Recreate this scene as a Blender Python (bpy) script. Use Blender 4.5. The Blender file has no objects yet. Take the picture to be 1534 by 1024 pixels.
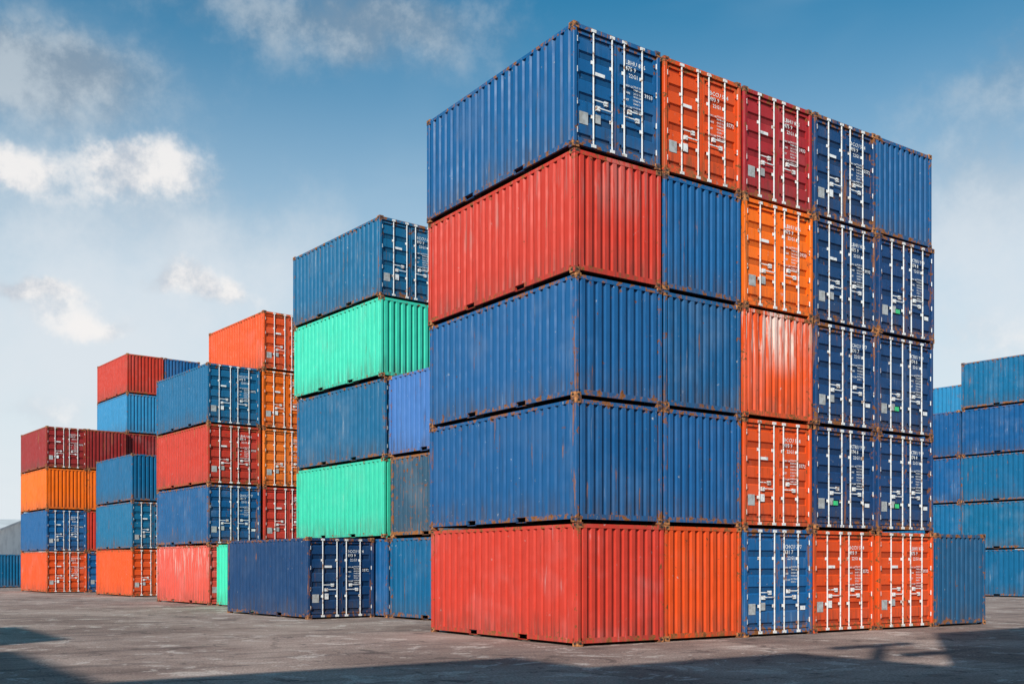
import bpy, math, random
from mathutils import Vector, Matrix
random.seed(7)
sc = bpy.context.scene
F=1573.0; HZ=847.0; CH=1.68

# ---------------------------------------------------------------- node helpers
def N(nt,t,**kw):
    n=nt.nodes.new(t)
    for k,v in kw.items(): setattr(n,k,v)
    return n
def setin(nt,n,i,v):
    if v is None: return
    if isinstance(v,bpy.types.NodeSocket): nt.links.new(v,n.inputs[i])
    else: n.inputs[i].default_value=v
def M(nt,op,a,b=None,c=None,clamp=False):
    n=N(nt,'ShaderNodeMath',operation=op); n.use_clamp=clamp
    setin(nt,n,0,a); setin(nt,n,1,b); setin(nt,n,2,c)
    return n.outputs[0]
def MIX(nt,f,a,b,mode='MIX'):
    n=N(nt,'ShaderNodeMix',data_type='RGBA',blend_type=mode)
    setin(nt,n,0,f); setin(nt,n,6,a); setin(nt,n,7,b)
    return n.outputs[2]
def NOISE(nt,vec,scale,detail=4,rough=.55,dist=0):
    n=N(nt,'ShaderNodeTexNoise'); setin(nt,n,'Vector',vec)
    n.inputs['Scale'].default_value=scale; n.inputs['Detail'].default_value=detail
    n.inputs['Roughness'].default_value=rough; n.inputs['Distortion'].default_value=dist
    return n.outputs[0]
def SS(nt,v,lo,hi,a=0.,b=1.):
    n=N(nt,'ShaderNodeMapRange',interpolation_type='SMOOTHSTEP')
    setin(nt,n,0,v); n.inputs[1].default_value=lo; n.inputs[2].default_value=hi
    n.inputs[3].default_value=a; n.inputs[4].default_value=b
    return n.outputs[0]
def VM(nt,op,a,b):
    n=N(nt,'ShaderNodeVectorMath',operation=op); setin(nt,n,0,a); setin(nt,n,1,b)
    return n.outputs[0]
def C(r,g,b): return (r,g,b,1)
def newmat(name):
    m=bpy.data.materials.new(name); m.use_nodes=True
    return m,m.node_tree,m.node_tree.nodes['Principled BSDF']

# ---------------------------------------------------------------- materials
def paint(name,rust_amt,edge_amt,groove_shade=1.):
    m,nt,b=newmat(name)
    oi=N(nt,'ShaderNodeObjectInfo'); tc=N(nt,'ShaderNodeTexCoord')
    af=N(nt,'ShaderNodeAttribute',attribute_type='OBJECT',attribute_name='fade').outputs['Fac']
    ar=N(nt,'ShaderNodeAttribute',attribute_type='OBJECT',attribute_name='rust').outputs['Fac']
    off=M(nt,'MULTIPLY',oi.outputs['Random'],91.)
    cmb=N(nt,'ShaderNodeCombineXYZ')
    for i in range(3): nt.links.new(off,cmb.inputs[i])
    p=VM(nt,'ADD',tc.outputs['Object'],cmb.outputs[0])
    sep=N(nt,'ShaderNodeSeparateXYZ'); nt.links.new(tc.outputs['Object'],sep.inputs[0])
    z=sep.outputs[2]
    ps=VM(nt,'MULTIPLY',p,(7.,7.,.5))
    col=oi.outputs['Color']
    broad=NOISE(nt,p,.8,3,.6)
    streak=NOISE(nt,ps,1.5,4,.70)
    spots=NOISE(nt,p,6.,6,.70)
    rust=M(nt,'ADD',ar,rust_amt)
    age=SS(nt,M(nt,'FRACT',M(nt,'MULTIPLY',oi.outputs['Random'],17.3)),.2,1.,.25,1.)
    c=MIX(nt,M(nt,'MULTIPLY',M(nt,'MULTIPLY',SS(nt,broad,.45,.75),.10),age),col,C(.45,.47,.48))
    c=MIX(nt,M(nt,'MULTIPLY',SS(nt,streak,.52,.72),.50),c,MIX(nt,1.,c,C(.38,.36,.34),'MULTIPLY'))
    pale=M(nt,'MULTIPLY',SS(nt,streak,.40,.27),SS(nt,broad,.42,.62))
    c=MIX(nt,M(nt,'MULTIPLY',M(nt,'MULTIPLY',pale,.40),age),c,C(.55,.55,.54))
    bl=M(nt,'MULTIPLY',M(nt,'MULTIPLY',af,SS(nt,z,.9,2.0)),SS(nt,M(nt,'ADD',streak,M(nt,'MULTIPLY',SS(nt,M(nt,'ABSOLUTE',sep.outputs[0]),.8,.0),.14)),.50,.66))
    c=MIX(nt,M(nt,'MULTIPLY',bl,.75),c,C(.78,.72,.66))
    g=M(nt,'MULTIPLY',SS(nt,spots,.34,.31),SS(nt,broad,.52,.42))
    c=MIX(nt,M(nt,'MULTIPLY',g,.6),c,C(.50,.50,.48))
    if groove_shade<1.: c=MIX(nt,1.,c,C(groove_shade,groove_shade,groove_shade),'MULTIPLY')  # recess shade and grime put into the colour as an even darkening
    gl=M(nt,'MULTIPLY',SS(nt,z,.9,.1),SS(nt,streak,.35,.65))
    c=MIX(nt,M(nt,'MULTIPLY',gl,.5),c,C(.08,.058,.045))
    e=M(nt,'MAXIMUM',SS(nt,z,.40,.08),SS(nt,z,2.25,2.52))
    thr=M(nt,'ADD',spots,M(nt,'ADD',M(nt,'MULTIPLY',e,edge_amt),rust))
    r=SS(nt,thr,.655,.70)
    runs=M(nt,'MULTIPLY',SS(nt,M(nt,'ADD',M(nt,'ADD',streak,M(nt,'MULTIPLY',M(nt,'SUBTRACT',broad,.5),.3)),rust),.66,.74),.7)
    rc=MIX(nt,SS(nt,spots,.45,.8),C(.34,.13,.042),C(.08,.028,.012))
    c=MIX(nt,M(nt,'MAXIMUM',r,runs),c,rc)
    nt.links.new(c,b.inputs['Base Color'])
    rg=M(nt,'ADD',M(nt,'MULTIPLY',r,.35),SS(nt,broad,.3,.7,.42,.60),clamp=True)
    nt.links.new(rg,b.inputs['Roughness'])
    b.inputs['Specular IOR Level'].default_value=.22
    bp=N(nt,'ShaderNodeBump'); bp.inputs['Strength'].default_value=.8; bp.inputs['Distance'].default_value=1.
    nt.links.new(M(nt,'MULTIPLY',NOISE(nt,p,1.9,1),.035),bp.inputs['Height']); nt.links.new(bp.outputs[0],b.inputs['Normal'])
    return m
def simple(name,c1,c2,scale,rough,lo=.4,hi=.65,metal=0.):
    m,nt,b=newmat(name)
    tc=N(nt,'ShaderNodeTexCoord'); oi=N(nt,'ShaderNodeObjectInfo')
    cmb=N(nt,'ShaderNodeCombineXYZ'); off=M(nt,'MULTIPLY',oi.outputs['Random'],57.)
    for i in range(3): nt.links.new(off,cmb.inputs[i])
    p=VM(nt,'ADD',tc.outputs['Object'],cmb.outputs[0])
    f=SS(nt,NOISE(nt,p,scale,3,.65),lo,hi)
    nt.links.new(MIX(nt,f,C(*c1),C(*c2)),b.inputs['Base Color'])
    b.inputs['Roughness'].default_value=rough; b.inputs['Metallic'].default_value=metal
    return m
m_paint=paint('container_paint',-.005,.08)
m_groove_shade=paint('container_paint_groove_shade',.01,.08,.64)  # darker copies of the paint, shade painted on the recessed flats
m_sgroove_shade=paint('container_paint_side_groove_shade',.005,.08,.84)
m_frame=paint('frame_paint',.075,.06)
def casting_mat():
    m,nt,b=newmat('corner_casting_steel')
    oi=N(nt,'ShaderNodeObjectInfo'); tc=N(nt,'ShaderNodeTexCoord')
    cmb=N(nt,'ShaderNodeCombineXYZ'); off=M(nt,'MULTIPLY',oi.outputs['Random'],57.)
    for i in range(3): nt.links.new(off,cmb.inputs[i])
    p=VM(nt,'ADD',tc.outputs['Object'],cmb.outputs[0])
    n=NOISE(nt,p,8.,4,.7)
    rc=MIX(nt,SS(nt,n,.45,.65),C(.09,.032,.014),C(.52,.21,.07))
    c=MIX(nt,SS(nt,n,.38,.46),oi.outputs['Color'],rc)
    nt.links.new(c,b.inputs['Base Color']); b.inputs['Roughness'].default_value=.8
    return m
m_cast=casting_mat()
m_bar=simple('galvanised_bar',(.72,.73,.73),(.28,.15,.08),9.,.45,.52,.68)
m_rub=simple('door_gasket',(.012,.012,.013),(.03,.028,.026),4.,.8)
m_let=simple('white_lettering',(.78,.79,.79),(.40,.42,.45),10.,.6,.5,.7)
m_pla=simple('placard',(.42,.44,.45),(.30,.30,.29),8.,.5)
m_grn=simple('green_label',(.03,.62,.20),(.05,.45,.18),8.,.5)
m_und_shade=simple('underside_hole_shade',(.02,.018,.016),(.04,.03,.025),3.,.9)  # underside, and the painted dark of casting holes and fork pockets
MATS=[m_paint,m_frame,m_cast,m_bar,m_rub,m_let,m_pla,m_grn,m_und_shade,m_groove_shade,m_sgroove_shade]
PA,FR,CA,BA,RU,LE,PL,GR,UN,GV,SG=range(11)

# ---------------------------------------------------------------- mesh builder
class MB:
    def __init__(s): s.v=[];s.f=[];s.m=[]
    def quad(s,a,b,c,d,m):
        i=len(s.v); s.v+= [a,b,c,d]; s.f.append((i,i+1,i+2,i+3)); s.m.append(m)
    def box(s,x0,x1,y0,y1,z0,z1,m):
        i=len(s.v)
        s.v+=[(x0,y0,z0),(x1,y0,z0),(x1,y1,z0),(x0,y1,z0),(x0,y0,z1),(x1,y0,z1),(x1,y1,z1),(x0,y1,z1)]
        for f in ((0,3,2,1),(4,5,6,7),(0,1,5,4),(1,2,6,5),(2,3,7,6),(3,0,4,7)):
            s.f.append(tuple(i+k for k in f)); s.m.append(m)
    def bbox(s,x0,x1,y0,y1,z0,z1,m,c=.008):
        pts=[(x0+c,y0),(x1-c,y0),(x1,y0+c),(x1,y1-c),(x1-c,y1),(x0+c,y1),(x0,y1-c),(x0,y0+c)]
        s.prism(pts,z0,z1,m)
    def prism(s,pts,z0,z1,m):
        i=len(s.v);n=len(pts)
        s.v+=[(x,y,z0) for x,y in pts]+[(x,y,z1) for x,y in pts]
        for k in range(n):
            s.f.append((i+k,i+(k+1)%n,i+n+(k+1)%n,i+n+k)); s.m.append(m)
        s.f.append(tuple(i+n+k for k in range(n))); s.m.append(m)
        s.f.append(tuple(i+n-1-k for k in range(n))); s.m.append(m)
    def cyl(s,cx,cy,z0,z1,r,m,n=8):
        s.prism([(cx+r*math.cos(2*math.pi*k/n),cy+r*math.sin(2*math.pi*k/n)) for k in range(n)],z0,z1,m)
    def mesh(s,name,mats):
        me=bpy.data.meshes.new(name); me.from_pydata(s.v,[],s.f)
        for q in mats: me.materials.append(q)
        me.polygons.foreach_set('material_index',s.m); me.update()
        return me
def corr(p0,p1,pitch,o,sl,inn):
    L=p1-p0; n=max(1,round(L/pitch)); k=L/n; sc_=k/(o+2*sl+inn)
    o,sl,inn=o*sc_,sl*sc_,inn*sc_
    pts=[(p0,1)]
    t=p0
    for i in range(n):
        a=t+inn/2; pts+=[(a,1),(a+sl,0),(a+sl+o,0),(a+2*sl+o,1)]; t+=k
    pts.append((p1,1))
    return pts
TEXTCACHE={}
def text_geo(body):
    if body in TEXTCACHE: return TEXTCACHE[body]
    cu=bpy.data.curves.new('t','FONT'); cu.body=body; cu.size=1.; cu.resolution_u=1; cu.offset=.012
    ob=bpy.data.objects.new('t',cu); sc.collection.objects.link(ob)
    dg=bpy.context.evaluated_depsgraph_get()
    me=bpy.data.meshes.new_from_object(ob.evaluated_get(dg))
    r=([tuple(v.co) for v in me.vertices],[tuple(p.vertices) for p in me.polygons])
    bpy.data.objects.remove(ob); bpy.data.curves.remove(cu); bpy.data.meshes.remove(me)
    TEXTCACHE[body]=r; return r
def add_text(mb,body,x,y,z,size,m=LE):
    vs,fs=text_geo(body); i=len(mb.v)
    mb.v+=[(x+a*size,y,z+b*size) for a,b,_ in vs]
    for f in fs: mb.f.append(tuple(i+k for k in f)); mb.m.append(m)

W=1.219;L=3.029;H=2.591
def container(variant):
    rnd=random.Random(variant)
    mb=MB()
    for sx in (-1,1):
        for sy in (-1,1):
            for z0 in (0,H-.118):
                xa,xb=sorted((sx*W,sx*(W-.162))); ya,yb=sorted((sy*L,sy*(L-.178)))
                mb.bbox(xa,xb,ya,yb,z0,z0+.118,CA,.012)
                zc=z0+.059
                cy=sy*(L-.089); cx=sx*(W-.081)
                ov=[(math.cos(q)*.04,math.sin(q)*.026) for q in [k*math.pi/5 for k in range(10)]]  # flat dark oval, painted stand-in for the shade in a casting hole
                i=len(mb.v); mb.v+=[(sx*(W+.002),cy+a*sx,zc+b) for a,b in ov]; mb.f.append(tuple(range(i,i+10))); mb.m.append(UN)
                i=len(mb.v); mb.v+=[(cx-a*sy,sy*(L+.002),zc+b) for a,b in ov]; mb.f.append(tuple(range(i,i+10))); mb.m.append(UN)
            xa,xb=sorted((sx*(W-.006),sx*(W-.105))); ya,yb=sorted((sy*(L-.006),sy*(L-.13)))
            mb.bbox(xa,xb,ya,yb,.118,H-.118,FR,.014)
        xa,xb=sorted((sx*(W-.008),sx*(W-.066)))
        mb.box(xa,xb,-(L-.178),L-.178,2.488,2.556,FR)
        segs=[(-(L-.178),-1.21),(-.85,.85),(1.21,L-.178)]
        for a,b in segs: mb.box(xa,xb,a,b,.065,.168,FR)
        for a,b in ((-1.21,-.85),(.85,1.21)):
            mb.box(xa,xb,a,b,.158,.168,FR)
            mb.box(xa,xb,a,b,.040,.052,FR)
            xc,xd=sorted((sx*(W-.26),sx*(W-.24))); mb.box(xc,xd,a-.02,b+.02,.052,.158,UN)  # dark plate added to stand for the shade inside the fork pocket
        pr=corr(-(L-.128),L-.128,.278,.125,.032,.070)
        xo,xi=sx*(W-.011),sx*(W-.050)
        for (t0,d0),(t1,d1) in zip(pr,pr[1:]):
            if t1-t0<1e-5: continue
            A=(xi if d0 else xo); B=(xi if d1 else xo)
            q=[(A,t0,.167),(B,t1,.167),(B,t1,2.489),(A,t0,2.489)]
            if sx<0: q=q[::-1]
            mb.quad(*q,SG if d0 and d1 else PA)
    mb.box(-(W-.075),W-.075,-(L-.15),L-.12,.17,2.52,UN)
    pr=corr(-(L-.13),L-.13,.21,.09,.02,.08)
    for (t0,d0),(t1,d1) in zip(pr,pr[1:]):
        if t1-t0<1e-5: continue
        z0=2.530 if d0 else 2.547; z1=2.530 if d1 else 2.547
        mb.quad((-(W-.067),t0,z0),(W-.067,t0,z0),(W-.067,t1,z1),(-(W-.067),t1,z1),PA)
    # closed end (+y)
    mb.box(-(W-.163),W-.163,L-.07,L-.008,2.474,2.560,FR)
    mb.box(-(W-.163),W-.163,L-.07,L-.008,.06,.17,FR)
    pr=corr(-(W-.104),W-.104,.222,.10,.022,.076)
    for (t0,d0),(t1,d1) in zip(pr,pr[1:]):
        if t1-t0<1e-5: continue
        A=L-.060 if d0 else L-.014; B=L-.060 if d1 else L-.014
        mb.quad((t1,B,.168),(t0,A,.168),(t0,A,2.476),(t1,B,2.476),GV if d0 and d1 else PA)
    # door end (-y)
    mb.box(-(W-.163),W-.163,-(L-.008),-(L-.09),2.475,2.562,FR)
    mb.box(-(W-.163),W-.163,-(L-.008),-(L-.09),.055,.145,FR)
    mb.box(-(W-.104),W-.104,-(L-.094),-(L-.13),.14,2.48,RU)
    yf=-(L-.05)
    for s in (-1,1):
        a,b=(.014,1.10)
        def X(p,q): return sorted((s*p,s*q))
        x0,x1=X(a,a+.055); mb.box(x0,x1,yf,yf+.04,.165,2.455,FR)
        x0,x1=X(b-.055,b); mb.box(x0,x1,yf,yf+.04,.165,2.455,FR)
        x0,x1=X(a+.055,b-.055)
        mb.box(x0,x1,yf,yf+.04,.165,.23,FR); mb.box(x0,x1,yf,yf+.04,2.39,2.455,FR)
        pr=corr(.23,2.39,.432,.24,.03,.13)
        for (t0,d0),(t1,d1) in zip(pr,pr[1:]):
            if t1-t0<1e-5: continue
            A=yf+.038 if d0 else yf+.003; B=yf+.038 if d1 else yf+.003
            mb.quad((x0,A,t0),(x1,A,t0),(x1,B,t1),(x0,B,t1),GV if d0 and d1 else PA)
        for hz in (.36,.95,1.62,2.25):
            x0,x1=X(1.045,1.165); mb.box(x0,x1,yf-.022,yf-.001,hz-.045,hz+.045,FR)
            mb.cyl(s*1.107,yf-.026,hz-.06,hz+.06,.014,BA,6)
        for rx in (.17,.68):
            mb.cyl(s*rx,-(L-.012),.06,2.545,.0175,BA,8)
            for bz in (.30,.72,1.30,1.86,2.32):
                mb.box(s*rx-.045,s*rx+.045,-(L-.032),yf-.0005,bz-.035,bz+.035,FR if bz not in (.72,1.86) else BA)
            for bz in (.075,2.49):
                mb.box(s*rx-.06,s*rx+.06,-(L+.012),-(L-.007),bz-.012,bz+.05,BA)
        hz=1.06+rnd.uniform(-.02,.02)
        x0,x1=X(.68,.30); mb.box(x0,x1,-(L+.004),-(L-.010),hz-.012,hz+.012,BA)
        x0,x1=X(.28,.38); mb.box(x0,x1,-(L-.006),yf-.001,hz-.055,hz+.04,BA)
        hz=.93
        x0,x1=X(.17,.55); mb.box(x0,x1,-(L+.004),-(L-.010),hz-.012,hz+.012,BA)
        x0,x1=X(.50,.60); mb.box(x0,x1,-(L-.006),yf-.001,hz-.055,hz+.04,BA)
    yt=yf-.002
    def num(n): return ''.join(rnd.choice('0123456789') for _ in range(n))
    code=''.join(rnd.choice('BCDGHKLRSTX') for _ in range(3))+'U'
    add_text(mb,code+' '+num(3),.23,yt,2.10,.135)
    add_text(mb,num(3)+' '+num(1),.23,yt,1.97,.135)
    add_text(mb,'22G1',.33,yt,1.83,.12)
    zz=1.62
    for t in ('MAX GR.','TARE','NET','CU.CAP.'):
        if variant%3==1 and t=='NET': continue
        add_text(mb,t,.22,yt,zz,.062); add_text(mb,num(5)+' KG',.46,yt,zz+.02,.058); add_text(mb,num(5)+' LB',.46,yt,zz-.05,.058); zz-=.15
    if variant%2==0:
        add_text(mb,num(4),.78,yt,1.5,.12)
    mb.box(-1.03,-.80,yt-.004,yf-.0005,.52,.78,PL)
    mb.box(-.60,-.46,yt-.004,yf-.0005,.62,.80,PL if variant!=2 else LE)
    if variant in (0,2): mb.box(-.62,-.34,yt-.004,yf-.0005,1.62,1.69,LE)
    if variant in (1,3): mb.box(.80,.98,yt-.004,yf-.0005,.60,.70,LE)
    if variant==3: mb.box(-.50,-.28,yt-.004,yf-.0005,.62,.73,GR)
    return mb.mesh('container_mesh_%d'%variant,MATS)
MESH=[container(i) for i in range(4)]

# ---------------------------------------------------------------- placement
def frame(deg):
    t=math.radians(deg); v=(math.cos(t),math.sin(t)); return v,(-v[1],v[0]),t
MAIN=frame(34.7); REAR=frame(38.8)
col={
 'blue':(.008,.100,.275),'blue2':(.010,.112,.30),'navy':(.008,.050,.155),'steel':(.007,.125,.27),
 'peri':(.055,.165,.43),'slate':(.030,.090,.150),'red':(.54,.042,.024),'dred':(.25,.018,.018),
 'crim':(.38,.022,.028),'ored':(.72,.080,.013),'orange':(.84,.150,.008),'amber':(.76,.17,.018),
 'mint':(.045,.56,.38),'salmon':(.60,.078,.055),'sky':(.025,.22,.42),'dblue':(.008,.080,.185)}
def put(fr,a,b,lev,c,door=True,var=None,jit=1.,dang=0.):
    v,u,t=fr
    ca=a+W+random.uniform(-.02,.02)*jit; cb=b+L+random.uniform(-.035,.035)*jit
    x=ca*v[0]+cb*u[0]; y=ca*v[1]+cb*u[1]
    if var is None: var=random.choice((0,1,2))
    ob=bpy.data.objects.new('shipping_container',MESH[var])
    ob.location=(x,y,lev*(H+.004)+.002)
    ob.rotation_euler=(0,0,t+(0 if door else math.pi)+math.radians(random.uniform(-.15,.15)*jit+dang))
    k=random.uniform(.90,1.08); cc=col[c]
    ob.color=tuple(min(1,q*k*random.uniform(.96,1.04)) for q in cc)+(1,)
    ob['rust']=random.uniform(-.020,.028); ob['fade']=0.0
    sc.collection.objects.link(ob)
    return ob
v,u,_=MAIN
C0=(1.316,21.79); A0=C0[0]*v[0]+C0[1]*v[1]; B0=C0[0]*u[0]+C0[1]*u[1]
P=2.52
main=[ # bottom -> top
 [('red',0),('blue',0),('blue2',0),('red',0),('blue',1,0)],
 [('ored',0),('blue2',0),('blue',0),('blue',0),('ored',1,2)],
 [('blue',1,1),('ored',1,2),('ored',0),('orange',1,0),('crim',1,0)],
 [('ored',1,2),('navy',1,3),('navy',1,1),('navy',1,0),('navy',1,2)],
 [('ored',1,0),('navy',1,3),('navy',1,3),('navy',1,3),('blue',0)],
 [('dblue',0)]]
for ci,cl in enumerate(main):
    for lv,e in enumerate(cl):
        a=A0+ci*P; 
        if ci==0: a+=[.05,.03,.0,-.02,-.05][lv]
        o=put(MAIN,a,B0,lv,e[0],bool(e[1]),e[2] if len(e)>2 else None)
        if (ci,lv)==(2,2): o['fade']=1.0
        if (ci,lv)==(0,3): o['fade']=.15
def stack(a,b,lst,fr=REAR,offs=None):
    for lv,e in enumerate(lst):
        if e is None: continue
        o=put(fr,a+(offs[lv] if offs else 0),b,lv,e[0],bool(e[1]),e[2] if len(e)>2 else None)
        if e[0]=='slate': o['rust']=.075
        if e[0]=='salmon': o['fade']=.6
        if e[0]=='mint': o['rust']=-.04
stack(17.95,28.98,[('blue',1),('mint',0),('steel',1),('mint',0),('steel',1,2)],offs=[.15,.06,.05,-.05,-.1])
stack(20.6,29.0,[('blue',1),('steel',0),('red',1),('blue',0)])
stack(18.15,22.82,[('steel',0),('slate',0),('peri',0)])
stack(15.62,29.64,[('navy',1,2)])
stack(18.0,36.2,[('mint',0)])
stack(17.96,43.05,[('salmon',1),('blue',1),('red',1),('steel',1)])
stack(20.5,43.05,[('red',1),('red',1),('amber',1),('orange',1),('ored',1)])
stack(23.05,43.05,[('blue',1),('red',1),('blue',1),('steel',1)])
stack(19.56,57.2,[('ored',1),('steel',1),('steel',0)])
stack(22.1,57.2,[('blue',1),('red',1)])
stack(18.3,68.9,[('ored',1),('blue',1),('orange',0),('dred',1)])
stack(20.8,68.9,[('blue',1),('red',0),('orange',0),('dred',0)])
stack(23.35,69.2,[('blue',1),('red',0),('blue',0),('dred',0),('sky',0),('red',0)])
stack(25.9,69.2,[('red',1),('blue',0),('blue',0),('red',0),('blue',1),('blue',0)])
stack(28.4,69.2,[('red',1),('blue',0),('blue',0),('red',0)])
v,u,_=REAR
def ab(x,z): return (x*v[0]+z*v[1], x*u[0]+z*u[1])
ja,jb=ab(25.07,58.6)
for k,n in ((0,5),(1,4),(2,4)):
    for c2 in range(2):
        stack(ja+c2*2.52,jb-6.06+k*6.14,[(random.choice(['blue','steel','steel']),0) for _ in range(n)])
stack(ja,jb-12.2,[('steel',0)]*5)
ka,kb=ab(27.4,65.9)
stack(ka,kb-3.,[('sky',0)]*5); stack(ka,kb+3.14,[('steel',0)]*5)
fa,fb=ab(-40.6,85.); stack(fa-2.44,fb-4,[('steel',0)]); stack(fa-2.44,fb+2.2,[('steel',0)])
fa,fb=ab(-90.5,190.)
for k in range(3): stack(fa-2.4,fb-4+6.14*(k-1),[('red',0),('ored',0)])
pal=['blue','red','navy','ored','steel','orange','blue2','crim']
def cast(a,b1,n=7):
    for lv in range(n): put(MAIN,a,b1-6.06,lv,random.choice(pal),random.random()<.5)
for i in range(5):
    cast(-22.2+i*P+ .0, -2.1 if i<3 else -4.35)
for i in range(5): cast(-2.2+i*P,-2.4)
for i in range(3): cast(-22.0-2.44-i*P,4.6); cast(-22.0-2.44-i*P,-1.6)
for i in range(3): cast(-20.4-2.44-i*P,7.5+6.06)

def child(mb,name,mats,par):
    o=bpy.data.objects.new(name,mb.mesh(name,mats)); o.parent=par; sc.collection.objects.link(o); return o
# ---------------------------------------------------------------- floodlight masts in the gap between the blocks
m_steel=simple('mast_steel',(.42,.43,.44),(.30,.30,.30),3.,.5)
m_lens=simple('lamp_glass',(.65,.66,.66),(.55,.56,.57),3.,.2)
v,u,_=MAIN
for a,b,hh in ((-6.5,-4.0,18.),(-5.3,-4.8,17.)):
    ms=bpy.data.objects.new('floodlight_mast',None); sc.collection.objects.link(ms)
    ms.location=(a*v[0]+b*u[0],a*v[1]+b*u[1],0); ms.rotation_euler=(0,0,MAIN[2])
    w=MB(); n=12
    for z,r in ((0,.24),(hh,.14)):
        w.v+=[(r*math.cos(2*math.pi*k/n),r*math.sin(2*math.pi*k/n),z) for k in range(n)]
    for k in range(n): w.f.append((k,(k+1)%n,n+(k+1)%n,n+k)); w.m.append(0)
    w.box(-.34,.34,-.34,.34,0,.12,0)
    child(w,'pole',[m_steel],ms)
    w=MB(); w.box(-1.1,1.1,-.06,.06,hh-.06,hh+.06,0)
    child(w,'crossarm',[m_steel],ms)
    w=MB()
    for x in (-1.,-.35,.35,1.):
        w.box(x-.22,x+.22,.07,.34,hh-.38,hh-.02,0); w.box(x-.19,x+.19,.341,.352,hh-.35,hh-.05,1)
    child(w,'floodlights',[m_steel,m_lens],ms)

# ---------------------------------------------------------------- warehouse
mw=simple('warehouse_cladding',(.76,.77,.76),(.62,.63,.63),.5,.6)
mr=simple('warehouse_roof',(.07,.075,.08),(.12,.12,.12),.4,.6)
mr2=simple('warehouse_roof_sheet',(.60,.61,.62),(.48,.49,.50),.4,.6)
wh=bpy.data.objects.new('warehouse',None); sc.collection.objects.link(wh)
wh.location=(-79,150,0); wh.rotation_euler=(0,0,math.radians(12))
w=MB()
w.prism([(-22,-12),(8,-12),(8,12),(-22,12)],0,6.4,0)
i=len(w.v); w.v+=[(8,-12,6.4),(8,12,6.4),(8,0,8.0),(-22,-12,6.4),(-22,12,6.4),(-22,0,8.0)]
w.f+=[(i,i+1,i+2),(i+3,i+5,i+4)]; w.m+=[0,0]
child(w,'walls',[mw],wh)
w=MB()
for s in (-1,1):
    i=len(w.v); w.v+=[(-22.6,s*12.7,6.3),(8.6,s*12.7,6.3),(8.6,0,8.1),(-22.6,0,8.1),(-22.6,s*12.7,6.6),(8.6,s*12.7,6.6),(8.6,0,8.4),(-22.6,0,8.4)]
    for f in ((0,1,2,3),(4,5,6,7),(0,1,5,4),(1,2,6,5),(3,0,4,7)): w.f.append(tuple(i+k for k in f)); w.m.append(0)
child(w,'roof',[mr2],wh)
w=MB(); w.box(-22.3,8.3,-12.9,-12.72,6.2,6.55,0)
child(w,'gutter',[mr],wh)
w=MB()
for k in range(3): w.box(-19+k*9,-14+k*9,-12.06,-12.005,0,4.2,0)
child(w,'roller_doors',[mr],wh)

# ---------------------------------------------------------------- ground
m,nt,b=newmat('yard_asphalt')
geo=N(nt,'ShaderNodeNewGeometry'); p=geo.outputs['Position']
t=MAIN[2]; rot=N(nt,'ShaderNodeVectorRotate',rotation_type='Z_AXIS'); nt.links.new(p,rot.inputs['Vector']); rot.inputs['Angle'].default_value=-t
q=rot.outputs[0]
n1=NOISE(nt,q,.22,4,.6,.6)
c=MIX(nt,SS(nt,n1,.35,.65),C(.30,.215,.185),C(.50,.385,.335))
st=SS(nt,NOISE(nt,VM(nt,'MULTIPLY',q,(.10,.9,1.)),1.3,4,.6),.50,.68)
c=MIX(nt,M(nt,'MULTIPLY',st,.55),c,C(.15,.115,.108))
na=NOISE(nt,q,.9,7,.76,.6)
s2=SS(nt,na,.555,.60)
c=MIX(nt,M(nt,'MULTIPLY',s2,.7),c,C(.72,.62,.56))
s3=SS(nt,na,.44,.38)
c=MIX(nt,M(nt,'MULTIPLY',s3,.65),c,C(.10,.078,.075))
gr=NOISE(nt,q,24.,4,.8)
c=MIX(nt,.7,c,MIX(nt,SS(nt,gr,.35,.68),C(.30,.29,.29),C(1.4,1.37,1.33)),'MULTIPLY')
vo=N(nt,'ShaderNodeTexVoronoi',feature='DISTANCE_TO_EDGE'); vo.inputs['Scale'].default_value=.22
dq=N(nt,'ShaderNodeTexNoise'); nt.links.new(q,dq.inputs['Vector']); dq.inputs['Scale'].default_value=1.6; dq.inputs['Detail'].default_value=4
nt.links.new(VM(nt,'ADD',q,VM(nt,'MULTIPLY',dq.outputs['Color'],(.9,.9,0.))),vo.inputs['Vector'])
ck=SS(nt,vo.outputs['Distance'],.006,.002)
c=MIX(nt,M(nt,'MULTIPLY',ck,.45),c,C(.06,.05,.048))
nt.links.new(c,b.inputs['Base Color'])
b.inputs['Roughness'].default_value=.9; b.inputs['Specular IOR Level'].default_value=.15
bp=N(nt,'ShaderNodeBump'); bp.inputs['Distance'].default_value=.025; bp.inputs['Strength'].default_value=.9
nt.links.new(M(nt,'ADD',gr,na),bp.inputs['Height'])
nt.links.new(bp.outputs[0],b.inputs['Normal'])
g=MB(); S=3000
g.quad((-S,-S,0),(S,-S,0),(S,S,0),(-S,S,0),0)
sc.collection.objects.link(bpy.data.objects.new('ground',g.mesh('ground',[m])))

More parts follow.
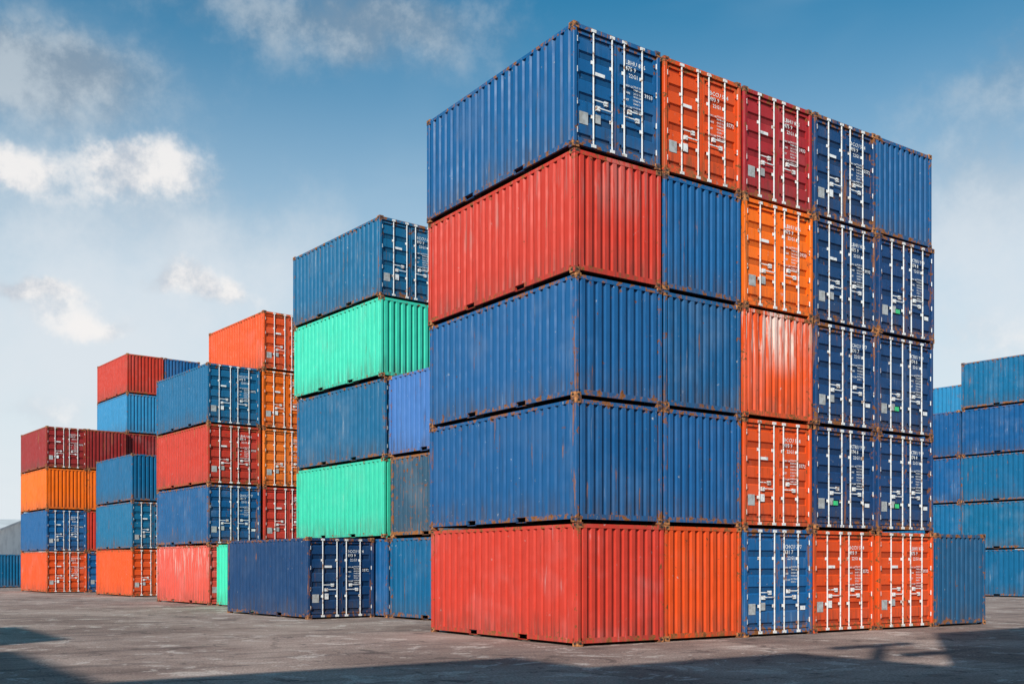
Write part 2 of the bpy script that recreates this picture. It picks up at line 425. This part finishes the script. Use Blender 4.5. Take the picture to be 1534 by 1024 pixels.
# ---------------------------------------------------------------- sky
EL=30.; sh=Vector((-.35,-.94)).normalized()
wd=bpy.data.worlds.new('World'); sc.world=wd; wd.use_nodes=True; nt=wd.node_tree
bg=nt.nodes['Background']; STR=.1; bg.inputs['Strength'].default_value=STR
sky=N(nt,'ShaderNodeTexSky',sky_type='NISHITA'); sky.sun_disc=False
sky.sun_elevation=math.radians(EL); sky.sun_rotation=math.atan2(sh.x,sh.y)
sky.air_density=1.; sky.dust_density=1.; sky.ozone_density=2.
tc=N(nt,'ShaderNodeTexCoord'); d=tc.outputs['Generated']
sep=N(nt,'ShaderNodeSeparateXYZ'); nt.links.new(d,sep.inputs[0])
az=M(nt,'ARCTAN2',sep.outputs[0],sep.outputs[1]); el=M(nt,'ARCSINE',sep.outputs[2])
def pix(x,y):
    return math.atan((x-767)/F), math.atan((HZ-y)/math.hypot(F,x-767))
def wc(r,g_,b_): return C(r/STR,g_/STR,b_/STR)
wn=N(nt,'ShaderNodeTexNoise'); nt.links.new(d,wn.inputs['Vector']); wn.inputs['Scale'].default_value=11.; wn.inputs['Detail'].default_value=5; wn.inputs['Roughness'].default_value=.62
sw=N(nt,'ShaderNodeSeparateColor'); nt.links.new(wn.outputs['Color'],sw.inputs[0])
az2=M(nt,'ADD',az,M(nt,'MULTIPLY',M(nt,'SUBTRACT',sw.outputs[0],.5),.11))
el2=M(nt,'ADD',el,M(nt,'MULTIPLY',M(nt,'SUBTRACT',sw.outputs[1],.5),.08))
def blobs(lst):
    acc=None
    for x,y,rx,ry,amp in lst:
        a0,e0=pix(x,y)
        dx=M(nt,'DIVIDE',M(nt,'SUBTRACT',az2,a0),rx/F); dy=M(nt,'DIVIDE',M(nt,'SUBTRACT',el2,e0),ry/F)
        r2=M(nt,'ADD',M(nt,'MULTIPLY',dx,dx),M(nt,'MULTIPLY',dy,dy))
        k=M(nt,'MULTIPLY',M(nt,'POWER',2.718,M(nt,'MULTIPLY',r2,-1.)),amp)
        acc=k if acc is None else M(nt,'ADD',acc,k)
    return acc
soft=blobs([(50,105,170,62,1.1),(570,50,200,60,.85),(330,10,120,35,.4),(1490,380,220,200,.9),(230,370,330,110,.8),(130,540,300,100,.9),(1530,110,80,40,.3)])
puff=blobs([(225,262,100,46,1.1),(150,225,36,16,.5),(35,255,50,34,1.0),(235,412,60,28,.85),(320,440,52,26,.9),(15,428,40,24,.95),(80,430,40,18,.7),(120,478,75,26,.85),(60,620,120,45,.6),(1450,500,110,40,.5)])
base=MIX(nt,1.,sky.outputs[0],C(.20,1.02,1.16),'MULTIPLY')
haze=SS(nt,el,.53,.04)
c=MIX(nt,haze,base,wc(.76,.82,.86))
det=NOISE(nt,d,14.,6,.64)
veil=SS(nt,NOISE(nt,VM(nt,'MULTIPLY',d,(1.,1.,2.6)),2.3,4,.62,.4),.50,.85)
c=MIX(nt,M(nt,'MULTIPLY',veil,.30),c,wc(.50,.62,.72))
sf=SS(nt,M(nt,'ADD',soft,M(nt,'MULTIPLY',M(nt,'SUBTRACT',det,.5),.9)),.15,1.05)
c=MIX(nt,M(nt,'MULTIPLY',sf,.78),c,MIX(nt,SS(nt,el,.42,.25),MIX(nt,SS(nt,det,.40,.62),wc(.26,.33,.41),wc(.52,.58,.63)),wc(.74,.79,.84)))
pf=SS(nt,M(nt,'ADD',puff,M(nt,'MULTIPLY',M(nt,'SUBTRACT',det,.5),1.3)),.28,1.05)
c=MIX(nt,M(nt,'MULTIPLY',pf,.9),c,MIX(nt,SS(nt,det,.42,.62),wc(.54,.59,.66),wc(.93,.90,.88)))
nt.links.new(c,bg.inputs['Color'])

# ---------------------------------------------------------------- sun & camera
sl=bpy.data.lights.new('sun','SUN'); sl.energy=5.; sl.angle=math.radians(.5); sl.color=(1.,.93,.84)
so=bpy.data.objects.new('sun',sl); sc.collection.objects.link(so)
e=math.radians(EL); to=Vector((sh.x*math.cos(e),sh.y*math.cos(e),math.sin(e)))
so.rotation_euler=to.to_track_quat('Z','Y').to_euler(); so.location=(-20,-40,40)
cam=bpy.data.cameras.new('camera'); co=bpy.data.objects.new('camera',cam); sc.collection.objects.link(co)
cam.sensor_width=36; cam.lens=36*F/1534; cam.shift_y=(HZ-512)/1534; cam.clip_end=8000; cam.clip_start=.05
co.location=(0,0,CH); co.rotation_euler=(math.radians(90),0,0)
sc.camera=co
sc.view_settings.view_transform='Standard'; sc.view_settings.look='None'; sc.view_settings.exposure=0
